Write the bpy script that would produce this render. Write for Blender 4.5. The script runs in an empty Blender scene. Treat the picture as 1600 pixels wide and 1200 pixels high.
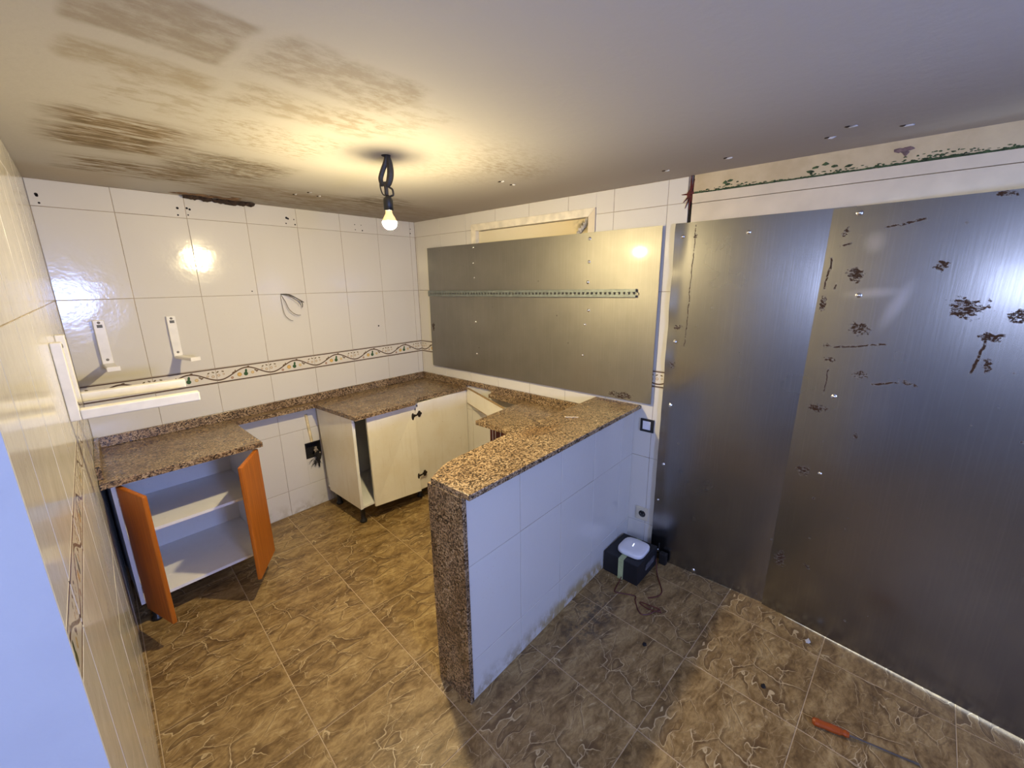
import bpy, bmesh, math, random
from mathutils import Vector, Matrix, Euler
random.seed(7)
C = bpy.context.scene.collection
SC = bpy.context.scene

# ------------------------------------------------------------ camera, light, exposure
def make_camera():
    yaw, pitch, roll = -0.8525, -0.2419, -0.0128
    cy, sy, cp, sp = math.cos(yaw), math.sin(yaw), math.cos(pitch), math.sin(pitch)
    f = Vector((-sy*cp, cy*cp, sp)); r = Vector((cy, sy, 0)); u = r.cross(f)
    cr, sr = math.cos(roll), math.sin(roll)
    r2 = cr*r + sr*u; u2 = -sr*r + cr*u
    cam = bpy.data.cameras.new('camera'); o = bpy.data.objects.new('camera', cam); C.objects.link(o)
    m = Matrix((r2, u2, -f)).transposed().to_4x4(); m.translation = Vector((-2.3379, -3.1484, 1.7136))
    o.matrix_world = m
    cam.sensor_fit = 'HORIZONTAL'; cam.sensor_width = 36; cam.lens = 648.36/1600*36; cam.clip_start = .02
    SC.camera = o
make_camera()
SC.view_settings.view_transform = 'Standard'; SC.view_settings.look = 'None'
SC.view_settings.gamma = 1; SC.view_settings.use_curve_mapping = False
SC.view_settings.exposure = 0.0
W = bpy.data.worlds.new('daylight'); SC.world = W; W.use_nodes = True
W.node_tree.nodes['Background'].inputs[0].default_value = (.72, .85, 1, 1)
W.node_tree.nodes['Background'].inputs[1].default_value = 6.0
BULB_STRENGTH = 2850.0
BULB_COLOR = (1.0, .81, .44, 1)
def daylight(name, loc, rot, sx, sy, power, col):
    l = bpy.data.lights.new(name, 'AREA'); l.shape = 'RECTANGLE'; l.size = sx; l.size_y = sy
    l.energy = power; l.color = col
    o = bpy.data.objects.new(name, l); C.objects.link(o); o.location = loc; o.rotation_euler = rot
    return o
# daylight coming in through the opening behind the camera
daylight('daylight_from_opening', (-2.02, -5.06, 1.56), (math.radians(90), 0, 0), .44, .30, 64, (.30, .43, 1.0))
daylight('daylight_from_side_room', (-3.87, -3.15, 1.63), (math.radians(90), 0, math.radians(-90)), .95, .36, 15, (.50, .58, 1.0))

# ------------------------------------------------------------ helpers
def obj(name, bm, mat, parent=None, label=None, smooth=False):
    me = bpy.data.meshes.new(name)
    if parent is not None:
        inv = parent.matrix_basis.inverted()
        bmesh.ops.transform(bm, matrix=inv, verts=bm.verts)
    bmesh.ops.recalc_face_normals(bm, faces=bm.faces)
    if smooth:
        for f in bm.faces: f.smooth = True
    bm.to_mesh(me); bm.free()
    if mat: me.materials.append(mat)
    o = bpy.data.objects.new(name, me); C.objects.link(o)
    if parent is not None: o.parent = parent
    if label: o['label'] = label
    return o
def thing(name, label, cat, loc=(0, 0, 0), group=None):
    o = bpy.data.objects.new(name, None); C.objects.link(o)
    o.location = loc; o.empty_display_size = .05
    o['label'] = label; o['category'] = cat
    if group: o['group'] = group
    o.matrix_basis = Matrix.Translation(loc)
    return o
def tag(o, label, cat, group=None):
    o['label'] = label; o['category'] = cat
    if group: o['group'] = group
    return o
def struct(name, bm, mat, parent=None):
    o = obj(name, bm, mat, parent)
    if parent is None: o['kind'] = 'structure'
    return o
def BM(): return bmesh.new()
def bx(bm, lo, hi, mtx=None, bev=0.0, seg=2):
    lo = Vector(lo); hi = Vector(hi)
    vs = [bm.verts.new((x, y, z)) for z in (lo.z, hi.z) for y in (lo.y, hi.y) for x in (lo.x, hi.x)]
    fs = [bm.faces.new([vs[i] for i in q]) for q in ((0, 2, 3, 1), (4, 5, 7, 6), (0, 1, 5, 4), (2, 6, 7, 3), (0, 4, 6, 2), (1, 3, 7, 5))]
    allv = vs
    if bev > 0:
        es = list({e for f in fs for e in f.edges})
        r = bmesh.ops.bevel(bm, geom=es, offset=bev, segments=seg, affect='EDGES', profile=.5)
        allv = list({v for f in r['faces'] for v in f.verts} | {v for v in vs if v.is_valid})
    if mtx is not None: bmesh.ops.transform(bm, matrix=mtx, verts=allv)
    return bm
def hexa(bm, pts, bev=0.0):
    """eight corners, bottom ring then top ring"""
    vs = [bm.verts.new(p) for p in pts]
    fs = [bm.faces.new([vs[i] for i in q]) for q in ((3, 2, 1, 0), (4, 5, 6, 7), (0, 1, 5, 4), (1, 2, 6, 5), (2, 3, 7, 6), (3, 0, 4, 7))]
    if bev > 0:
        bmesh.ops.bevel(bm, geom=list({e for f in fs for e in f.edges}), offset=bev, segments=2, affect='EDGES', profile=.5)
    return bm
def prism(bm, poly, z0, z1, bev=0.0):
    lo = [bm.verts.new((p[0], p[1], z0)) for p in poly]; hi = [bm.verts.new((p[0], p[1], z1)) for p in poly]
    n = len(poly); fs = [bm.faces.new(lo[::-1]), bm.faces.new(hi)]
    for i in range(n): fs.append(bm.faces.new((lo[i], lo[(i+1) % n], hi[(i+1) % n], hi[i])))
    if bev > 0:
        es = [e for e in fs[1].edges]
        bmesh.ops.bevel(bm, geom=es, offset=bev, segments=2, affect='EDGES', profile=.5)
    return bm
def cyl(bm, p0, p1, r0, r1=None, n=14, cap=True):
    if r1 is None: r1 = r0
    p0 = Vector(p0); p1 = Vector(p1); d = (p1-p0).normalized()
    a = d.orthogonal().normalized(); b = d.cross(a)
    A = [bm.verts.new(p0+r0*(math.cos(t)*a+math.sin(t)*b)) for t in [2*math.pi*i/n for i in range(n)]]
    B = [bm.verts.new(p1+r1*(math.cos(t)*a+math.sin(t)*b)) for t in [2*math.pi*i/n for i in range(n)]]
    for i in range(n): bm.faces.new((A[i], A[(i+1) % n], B[(i+1) % n], B[i]))
    if cap: bm.faces.new(A[::-1]); bm.faces.new(B)
    return bm
def lathe(bm, prof, loc, n=20, axis=None):
    rings = []
    for r, z in prof:
        if r < 1e-6: rings.append([bm.verts.new((0, 0, z))])
        else: rings.append([bm.verts.new((r*math.cos(2*math.pi*i/n), r*math.sin(2*math.pi*i/n), z)) for i in range(n)])
    allv = [v for r in rings for v in r]
    for a, b in zip(rings, rings[1:]):
        for i in range(n):
            j = (i+1) % n
            if len(a) == 1 and len(b) == 1: continue
            if len(a) == 1: bm.faces.new((a[0], b[j], b[i]))
            elif len(b) == 1: bm.faces.new((a[i], a[j], b[0]))
            else: bm.faces.new((a[i], a[j], b[j], b[i]))
    m = Matrix.Translation(loc)
    if axis is not None: m = m @ Vector((0, 0, 1)).rotation_difference(Vector(axis)).to_matrix().to_4x4()
    bmesh.ops.transform(bm, matrix=m, verts=allv)
    return bm
def smooth_path(pts, k=6):
    pts = [Vector(p) for p in pts]; out = []
    for i in range(len(pts)-1):
        p0 = pts[max(i-1, 0)]; p1 = pts[i]; p2 = pts[i+1]; p3 = pts[min(i+2, len(pts)-1)]
        for j in range(k):
            t = j/k
            out.append(.5*((2*p1)+(-p0+p2)*t+(2*p0-5*p1+4*p2-p3)*t*t+(-p0+3*p1-3*p2+p3)*t**3))
    out.append(pts[-1]); return out
def tube(bm, pts, r, n=7, k=6, smooth=True):
    P = smooth_path(pts, k) if smooth else [Vector(p) for p in pts]
    rings = []; a = None
    for i, p in enumerate(P):
        d = (P[min(i+1, len(P)-1)]-P[max(i-1, 0)]).normalized()
        if a is None: a = d.orthogonal().normalized()
        a = (a-d*a.dot(d)).normalized(); b = d.cross(a)
        rr = r(i/(len(P)-1)) if callable(r) else r
        rings.append([bm.verts.new(p+rr*(math.cos(2*math.pi*q/n)*a+math.sin(2*math.pi*q/n)*b)) for q in range(n)])
    for A, B in zip(rings, rings[1:]):
        for i in range(n): bm.faces.new((A[i], A[(i+1) % n], B[(i+1) % n], B[i]))
    bm.faces.new(rings[0][::-1]); bm.faces.new(rings[-1]); return bm
def blob(bm, loc, size, sub=1, jit=.25, mtx=None):
    r = bmesh.ops.create_icosphere(bm, subdivisions=sub, radius=1)
    for v in r['verts']:
        v.co *= 1+random.uniform(-jit, jit)
        v.co = Vector((v.co.x*size[0], v.co.y*size[1], v.co.z*size[2]))
        if mtx is not None: v.co = mtx @ v.co
        v.co += Vector(loc)
    return bm

# ------------------------------------------------------------ shader helper
class S:
    """a shader socket or number with arithmetic"""
    def __init__(s, nt, v): s.nt = nt; s.v = v
    def _m(s, op, *args, clamp=False):
        n = s.nt.nodes.new('ShaderNodeMath'); n.operation = op; n.use_clamp = clamp
        for i, a in enumerate((s,)+args):
            a = a.v if isinstance(a, S) else a
            if isinstance(a, (int, float)): n.inputs[i].default_value = a
            else: s.nt.links.new(a, n.inputs[i])
        return S(s.nt, n.outputs[0])
    def __add__(s, o): return s._m('ADD', o)
    __radd__ = __add__
    def __sub__(s, o): return s._m('SUBTRACT', o)
    def __rsub__(s, o): return S(s.nt, o)._m('SUBTRACT', s)
    def __mul__(s, o): return s._m('MULTIPLY', o)
    __rmul__ = __mul__
    def __truediv__(s, o): return s._m('DIVIDE', o)
    def abs(s): return s._m('ABSOLUTE')
    def cos(s): return s._m('COSINE')
    def max(s, o): return s._m('MAXIMUM', o)
    def min(s, o): return s._m('MINIMUM', o)
    def sqrt(s): return s._m('SQRT')
    def step(s, a, b):
        """smooth 0..1 as s runs from a to b (a may exceed b)"""
        n = s.nt.nodes.new('ShaderNodeMapRange'); n.interpolation_type = 'SMOOTHSTEP'
        lo, hi, t0, t1 = (a, b, 0, 1) if a < b else (b, a, 1, 0)
        n.inputs[1].default_value = lo; n.inputs[2].default_value = hi
        n.inputs[3].default_value = t0; n.inputs[4].default_value = t1
        s.nt.links.new(s.v, n.inputs[0]); return S(s.nt, n.outputs[0])
class Mat:
    def __init__(s, name, color=(.8, .8, .8), rough=.5, metal=0, spec=.5):
        s.m = bpy.data.materials.new(name); s.m.use_nodes = True; s.nt = s.m.node_tree
        s.b = s.nt.nodes['Principled BSDF']
        s.b.inputs['Base Color'].default_value = (*color, 1); s.b.inputs['Roughness'].default_value = rough
        s.b.inputs['Metallic'].default_value = metal; s.b.inputs['Specular IOR Level'].default_value = spec
        s._tc = None
    def new(s, t): return s.nt.nodes.new(t)
    def link(s, a, b): s.nt.links.new(a.v if isinstance(a, S) else a, b)
    def coord(s, kind='Object'):
        if kind == 'World':
            g = s.new('ShaderNodeNewGeometry'); return g.outputs['Position']
        if s._tc is None: s._tc = s.new('ShaderNodeTexCoord')
        return s._tc.outputs[kind]
    def xyz(s, v):
        n = s.new('ShaderNodeSeparateXYZ'); s.nt.links.new(v, n.inputs[0]); return [S(s.nt, o) for o in n.outputs]
    def vec(s, x, y, z):
        n = s.new('ShaderNodeCombineXYZ')
        for i, a in enumerate((x, y, z)):
            if isinstance(a, S): s.nt.links.new(a.v, n.inputs[i])
            else: n.inputs[i].default_value = a
        return n.outputs[0]
    def vadd(s, a, b, op='ADD'):
        n = s.new('ShaderNodeVectorMath'); n.operation = op
        for i, q in enumerate((a, b)):
            if isinstance(q, (tuple, list)): n.inputs[i].default_value = q
            else: s.nt.links.new(q, n.inputs[i])
        return n.outputs[0]
    def mapping(s, v, scale=(1, 1, 1), loc=(0, 0, 0), rot=(0, 0, 0)):
        n = s.new('ShaderNodeMapping'); s.nt.links.new(v, n.inputs[0])
        n.inputs['Scale'].default_value = scale; n.inputs['Location'].default_value = loc; n.inputs['Rotation'].default_value = rot
        return n.outputs[0]
    def noise(s, v, scale=5, detail=4, rough=.5, dist=0, col=False):
        n = s.new('ShaderNodeTexNoise'); s.nt.links.new(v, n.inputs['Vector'])
        n.inputs['Scale'].default_value = scale; n.inputs['Detail'].default_value = detail
        n.inputs['Roughness'].default_value = rough; n.inputs['Distortion'].default_value = dist
        return n.outputs['Color'] if col else S(s.nt, n.outputs[0])
    def voro(s, v, scale=5, feature='F1', out='Distance'):
        n = s.new('ShaderNodeTexVoronoi'); n.feature = feature; s.nt.links.new(v, n.inputs['Vector'])
        n.inputs['Scale'].default_value = scale
        return n.outputs[out]
    def ramp(s, fac, stops, interp='LINEAR'):
        n = s.new('ShaderNodeValToRGB'); s.link(fac, n.inputs[0]); r = n.color_ramp; r.interpolation = interp
        while len(r.elements) > 1: r.elements.remove(r.elements[-1])
        r.elements[0].position = stops[0][0]; r.elements[0].color = (*stops[0][1], 1)
        for p, c in stops[1:]:
            e = r.elements.new(p); e.color = (*c, 1)
        return n.outputs[0]
    def mix(s, fac, a, b, mode='MIX'):
        n = s.new('ShaderNodeMix'); n.data_type = 'RGBA'; n.blend_type = mode
        for q, i in ((fac, 0), (a, 6), (b, 7)):
            if isinstance(q, S): q = q.v
            if isinstance(q, (tuple, list)): n.inputs[i].default_value = (*q, 1)
            elif isinstance(q, (int, float)): n.inputs[i].default_value = q
            else: s.nt.links.new(q, n.inputs[i])
        return n.outputs[2]
    def rnd(s):
        n = s.new('ShaderNodeObjectInfo'); return S(s.nt, n.outputs['Random'])
    def col(s, c): s.nt.links.new(c, s.b.inputs['Base Color'])
    def rough(s, c): s.link(c, s.b.inputs['Roughness'])
    def bump(s, h, strength=.2, dist=.01):
        n = s.new('ShaderNodeBump'); n.inputs['Strength'].default_value = strength; n.inputs['Distance'].default_value = dist
        s.link(h, n.inputs['Height']); s.nt.links.new(n.outputs[0], s.b.inputs['Normal'])
    def ell(s, X, Y, cx, cy, rx, ry, soft=.5, ang=0.0):
        dx = X-cx; dy = Y-cy
        if ang:
            c, q = math.cos(ang), math.sin(ang)
            dx, dy = dx*c+dy*q, dy*c-dx*q
        d = ((dx/rx)*(dx/rx)+(dy/ry)*(dy/ry)).sqrt()
        return d.step(1.0, 1.0-soft)
    def rect(s, X, Y, x0, x1, y0, y1, soft=.05):
        return X.step(x0-soft, x0+soft)*X.step(x1+soft, x1-soft)*Y.step(y0-soft, y0+soft)*Y.step(y1+soft, y1-soft)
def plain(name, c, rough=.5, metal=0, nz=.12, scale=12, spec=.5):
    m = Mat(name, c, rough, metal, spec)
    n = m.noise(m.coord(), scale, 4)
    m.col(m.ramp(n, [(.3, tuple(x*(1-nz) for x in c)), (.7, tuple(min(1, x*(1+nz)) for x in c))]))
    return m.m

# ------------------------------------------------------------ materials
TILE = (.66, .64, .585)
def mat_wall_tile(name='wall_tile', floor_dirt=0.0):
    m = Mat(name, TILE, .13)
    p = m.coord('World'); X, Y, Z = m.xyz(p); r = m.rnd()
    base = m.mix(m.noise(p, 2.2, 3), TILE, (.63, .60, .53))
    base = m.mix(r*.25, base, (.61, .575, .495))
    sp = m.noise(p, 130, 3, .6)
    zone = m.noise(p, 3, 3).step(.42, .62)
    base = m.mix(sp.step(.66, .72)*zone*.7, base, (.50, .40, .25))
    # dirt near the floor
    dn = m.noise(m.mapping(p, (5, 5, 4)), 3, 6, .65)
    low = Z.step(.13, 0.0)
    base = m.mix((low*dn.step(.42, .62))*(.55+floor_dirt*.3), base, (.36, .30, .20))
    if floor_dirt:
        base = m.mix(m.ell(X, Z, -.62, 0.02, .62, .10, .8)*dn.step(.36, .55)*.85, base, (.42, .31, .13))
    m.col(base)
    rr = m.noise(p, 14, 4); m.rough(rr*.10+.085)
    n1 = m.noise(p, 9, 3); n2 = m.noise(p, 70, 3)
    m.bump(n1*.8+n2*.12, .16, .012)
    return m.m
M_TILE = mat_wall_tile(); M_TILE_P = mat_wall_tile('peninsula_tile', 1.0)
def mat_border(w, b):
    m = Mat('fruit_border_tile', (.8, .76, .66), .15)
    p = m.coord(); x, y, z = m.xyz(p)
    u = x/w; v = y/b; asp = w/b
    colr = m.mix(m.noise(p, 40, 3), (.68, .645, .565), (.64, .59, .49))
    def circ(cx, cy, rx, ry, soft=.25, ang=0): return m.ell(x, y, cx*w, cy*b, rx, ry, soft, ang)
    brown = (.10, .06, .035)
    # grapes at both ends, outlined
    for cx in (.35, .44, -.45, -.56): 
        pass
    for cx, cy, r_ in ((.35, .04, .008), (.44, -.02, .010), (-.46, .02, .010), (-.37, .06, .007)):
        colr = m.mix(circ(cx, cy, r_, r_), colr, (.40, .30, .20)); colr = m.mix(circ(cx, cy, r_*.65, r_*.65, .5), colr, (.68, .58, .42))
    for cx, cy, a in ((.37, .22, .6), (.45, .25, -.5), (-.47, .24, .6), (-.38, .24, -.3)):
        colr = m.mix(circ(cx, cy, .009, .0045, .3, a), colr, (.16, .12, .06))
    # vine
    c = (u*6.2832-.3).cos()*.29-.0
    d = (v-c).abs()
    gap = m.noise(m.vec(u*9, 0.0, 0.0), 1, 0)
    colr = m.mix(d.step(.055, .03), colr, brown)
    for cx, cy, r_, cl, ci in ((-.09, -.12, .0155, (.52, .33, .10), (.70, .46, .16)), (.16, -.10, .0115, (.52, .38, .17), (.68, .52, .28)), (-.23, -.26, .0095, (.30, .17, .12), (.45, .30, .20))):
        colr = m.mix(circ(cx, cy, r_, r_), colr, cl); colr = m.mix(circ(cx, cy, r_*.8, r_*.8, .6), colr, ci)
    pear = circ(.03, -.13, .0145, .0150).max(circ(.04, .06, .008, .016, .3, -.15))
    colr = m.mix(pear, colr, (.045, .10, .045))
    for cx, cy, a in ((-.20, .06, .7), (-.16, .14, 1.3), (.09, .33, .2), (.25, -.05, .5), (.22, .02, -.6)):
        colr = m.mix(circ(cx, cy, .010, .005, .3, a), colr, (.14, .09, .05))
    line = (v.abs()-.44).abs()
    colr = m.mix(line.step(.045, .025), colr, (.09, .055, .04))
    m.col(colr); m.bump(m.noise(p, 60, 2), .08, .005)
    return m.m
M_BORDER = mat_border(.3145, .101)
M_GROUT = plain('grout', (.30, .235, .15), .9, 0, .4, 20)
def mat_plaster(name, c, c2):
    m = Mat(name, c, .85); p = m.coord('World')
    n = m.noise(p, 6, 6, .6)
    m.col(m.mix(n.step(.35, .7), c, c2)); m.bump(m.noise(p, 35, 5), .25, .006); return m.m
M_PLASTER = mat_plaster('plaster_band', (.57, .47, .29), (.47, .375, .22))
M_JAMB = mat_plaster('painted_plaster', (.54, .54, .55), (.51, .51, .525))
M_FRAME = plain('aged_white_paint', (.72, .66, .52), .45, 0, .15, 18)
def mat_creampanel():
    m = Mat('stained_cream_panel', (.66, .58, .38), .55); p = m.coord('World'); X, Y, Z = m.xyz(p)
    n = m.noise(p, 9, 5, .6)
    c = m.mix(Y.step(-1.1, -1.7)*.6+n*.3, (.66, .60, .44), (.58, .45, .20))
    c = m.mix(m.ell(Y, Z, -1.70, 2.06, .10, .08, .9)*n.step(.4, .6), c, (.07, .06, .05)); m.col(c); return m.m
M_CREAMPANEL = mat_creampanel()
M_HEAD = plain('white_lintel_board', (.62, .54, .40), .4, 0, .08, 8)
def mat_ceiling():
    m = Mat('stained_ceiling', (.6, .58, .55), .9)
    p = m.coord('World'); X, Y, Z = m.xyz(p)
    wv = m.noise(p, 3.0, 4, .6)
    Xw = X+(wv-.5)*.30; Yw = Y+(m.noise(p, 4.0, 4, .6)-.5)*.16
    base = m.mix(m.noise(p, 1.2, 3), (.50, .485, .455), (.46, .44, .41))
    streak = m.noise(m.mapping(p, (5, 26, 1), rot=(0, 0, math.radians(-6))), 1.6, 7, .68, .6)
    fine = m.noise(m.mapping(p, (28, 60, 1)), 1.0, 7, .72)
    def put(base, mask, thr, c, a):
        return m.mix(mask*streak.step(thr, thr+.16)*a, base, c)
    g1 = (.30, .255, .20); dk = (.105, .075, .035); md = (.25, .18, .10)
    Xs = X+(wv-.5)*.10; Ys = Y+(m.noise(p, 6.0, 4, .6)-.5)*.07
    mot = m.noise(m.mapping(p, (9, 16, 1)), 1.4, 7, .7)
    z = m.rect(Xs, Ys, -2.20, -1.925, -2.12, -1.868, .015)
    base = m.mix(z*(mot.step(.30, .62)*.55+.30), base, g1)
    z = m.rect(Xs, Ys, -2.19, -1.90, -1.795, -1.66, .02)
    base = m.mix(z*(mot.step(.34, .62)*.50+.22), base, (.31, .255, .17))
    z = m.rect(Xs, Ys, -2.12, -1.84, -1.66, -1.40, .05)
    base = m.mix(z*mot.step(.44, .62)*.5, base, (.31, .25, .16))
    z = m.rect(Xs, Ys, -1.88, -1.50, -2.13, -1.905, .025)
    base = m.mix(z*(mot.step(.36, .62)*.55+.16), base, (.30, .25, .195))
    z = m.rect(Xs, Ys, -1.86, -1.42, -1.84, -1.64, .03)
    base = m.mix(z*(mot.step(.40, .62)*.55+.10), base, (.29, .235, .16))
    z = m.rect(Xs, Ys, -1.62, -1.30, -2.05, -1.72, .06)
    base = m.mix(z*mot.step(.44, .62)*.45, base, (.31, .26, .19))
    z = m.rect(Xw, Yw, -1.83, -1.45, -1.55, -1.22, .07)
    base = m.mix(z*fine.step(.45, .66)*.7, base, (.30, .235, .15))
    z = m.rect(Xw, Yw, -2.17, -1.84, -1.28, -.82, .07)
    base = put(base, z, .36, md, .95); base = put(base, z, .46, dk, .85)
    z = m.rect(Xw, Yw, -2.12, -1.62, -.66, -.36, .07)
    base = put(base, z, .40, md, .95); base = put(base, z, .48, dk, .85)
    z = m.rect(Xw, Yw, -1.80, -1.42, -1.06, -.66, .09)
    base = m.mix(z*fine.step(.38, .60)*.75, base, (.20, .14, .07)); base = put(base, z, .44, dk, .7)
    z = m.rect(Xw, Yw, -1.60, -.02, -.62, -.02, .14)
    base = m.mix(z*(streak.step(.34, .62)*.62+.28), base, (.22, .165, .10))
    z = m.ell(Xw, Yw, -.72, -.62, .30, .26, .7)
    base = put(base, z, .40, (.13, .10, .06), .9)
    z = m.rect(Xw, Yw, -1.12, -.62, -2.0, -1.35, .16)
    base = m.mix(z*fine.step(.40, .66)*.55, base, (.33, .28, .215))
    z = m.ell(Xw, Yw, -.72, -1.75, .30, .16, .8)
    base = m.mix(z*fine.step(.40, .6)*.5, base, (.27, .225, .17))
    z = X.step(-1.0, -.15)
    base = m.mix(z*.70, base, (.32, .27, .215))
    z = m.rect(Xw, Yw, -2.4, -1.9, -.36, .05, .1)
    base = m.mix(z*.55, base, (.40, .33, .235))
    m.col(base); m.bump(m.noise(p, 22, 6, .6)*.5+streak*.3, .25, .01)
    return m.m
M_CEIL = mat_ceiling()
FA = math.radians(-3.9)
def mat_floor():
    m = Mat('slate_print_tile', (.3, .2, .1), .38, 0, .4)
    o = m.coord(); r = m.rnd()
    q = (r*4.0)._m('FLOOR')
    p = m.vadd(o, m.vec(q*3.7, q*1.9, q*5.3))
    wv = m.vadd(m.noise(p, 4.0, 4, .55, 0, True), (.5, .5, .5), 'SUBTRACT')
    sc = m.new('ShaderNodeVectorMath'); sc.operation = 'SCALE'; sc.inputs['Scale'].default_value = .13
    m.nt.links.new(wv, sc.inputs[0]); pw = m.vadd(p, sc.outputs[0])
    pl = m.mapping(pw, (1.0, 2.3, 1), rot=(0, 0, math.radians(-20)))
    n1 = m.noise(pl, 4.0, 9, .66, .2)
    n2 = m.noise(m.mapping(pw, (5, 10, 1), rot=(0, 0, .3)), 4, 9, .72)
    f = n1*.52+n2*.48
    base = m.ramp(f, [(.36, (.095, .054, .019)), (.455, (.20, .124, .047)), (.53, (.31, .208, .086)), (.64, (.45, .328, .150))])
    # cleft facets: polygon outlines, light on one side and dark on the other
    def cleft(base, sca, off, rot, keep, amt):
        q_ = m.mapping(pw, (1.0, 2.0, 1), loc=off, rot=(0, 0, rot))
        e = S(m.nt, m.voro(q_, sca, 'DISTANCE_TO_EDGE'))
        q2 = m.vadd(q_, (.006, .016, 0))
        e2 = S(m.nt, m.voro(q2, sca, 'DISTANCE_TO_EDGE'))
        k = m.noise(m.vadd(p, off), 5.5, 2).step(keep, keep+.10)
        base = m.mix(e2.step(.045, .0)*k*amt, base, (.10, .055, .022))
        return m.mix(e.step(.0070, .0015)*k*.85, base, (.60, .475, .27))
    base = cleft(base, 3.4, (.3, .1, 0), -.35, .44, .60)
    base = cleft(base, 6.5, (2.3, 1.1, 0), .4, .47, .45)
    base = cleft(base, 11.0, (5.3, 4.1, 0), -.5, .50, .30)
    base = m.mix(m.noise(pl, 9, 8, .75).step(.52, .64)*.35, base, (.11, .064, .026))
    v = m.noise(pl, 2.4, 3, .5, .3); d = v-.5
    vb = m.noise(m.vadd(p, (9.1, 3.3, 0)), 3.2, 2).step(.48, .57)
    base = m.mix(d.step(-.001, .004)*d.step(.050, .012)*vb*.70, base, (.10, .056, .022))
    base = m.mix(d.abs().step(.0042, .0008)*vb*.75, base, (.60, .475, .27))
    bl = m.noise(p, 30, 5, .7).step(.57, .68)*m.noise(p, 6, 2).step(.46, .60)
    base = m.mix(bl*.6, base, (.52, .41, .23))
    pw_ = m.coord('World'); X, Y, Z = m.xyz(pw_)
    dirt = m.ell(X, Y, -.72, -2.25, .34, .16, .8)*m.noise(pw_, 22, 5, .7).step(.46, .58)
    base = m.mix(dirt*.7, base, (.05, .04, .03))
    m.col(base); m.rough(n2*.2+.26)
    m.bump(n1*.5+n2*.35, .35, .010)
    return m.m
M_FLOOR = mat_floor()
M_FGROUT = plain('floor_grout', (.50, .38, .23), .85, 0, .15, 15)
def mat_granite(name, tint=1.0, stain=False):
    m = Mat(name, (.4, .3, .2), .24)
    p = m.coord('World')
    pd = m.vadd(p, m.vadd(m.noise(p, 60, 2, .5, 0, True), (.006, .006, .006), 'MULTIPLY'))
    a = m.voro(pd, 165, 'F1', 'Color'); ax, ay, az = m.xyz(a)
    b = m.voro(m.vadd(pd, (.31, .12, .7)), 320, 'F1', 'Color'); bx_, by_, bz_ = m.xyz(b)
    mixv = ax*.68+bx_*.32
    cl = m.ramp(mixv, [(.16, (.020, .016, .012)), (.30, (.08, .054, .030)), (.42, (.19, .125, .070)), (.56, (.34, .24, .135)), (.74, (.50, .37, .225)), (.92, (.64, .52, .35))])
    big = m.noise(p, 5, 4, .6)
    cl = m.mix(big.step(.35, .7)*.45, cl, (.55, .45, .34), 'MULTIPLY')
    if tint != 1: cl = m.mix(1.0, cl, (tint, tint*.96, tint*.92), 'MULTIPLY')
    if stain:
        X, Y, Z = m.xyz(p)
        s = m.ell(X, Y, -.62, -1.93, .55, .13, .9)*m.noise(p, 9, 4).step(.42, .66)
        cl = m.mix(s*.55, cl, (.62, .40, .10), 'MULTIPLY')
    else:
        X, Y, Z = m.xyz(p)
        s = m.noise(m.mapping(p, (1, 2, 1)), 6, 5, .65).step(.48, .66)
        cl = m.mix(s*.5, cl, (.42, .30, .18), 'MULTIPLY')
    m.col(cl); m.rough(m.noise(p, 12, 3)*.25+.16)
    return m.m
M_GRANITE = mat_granite('brown_granite', .80); M_GRANITE_BAR = mat_granite('brown_granite_bar', .84, True)
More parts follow.
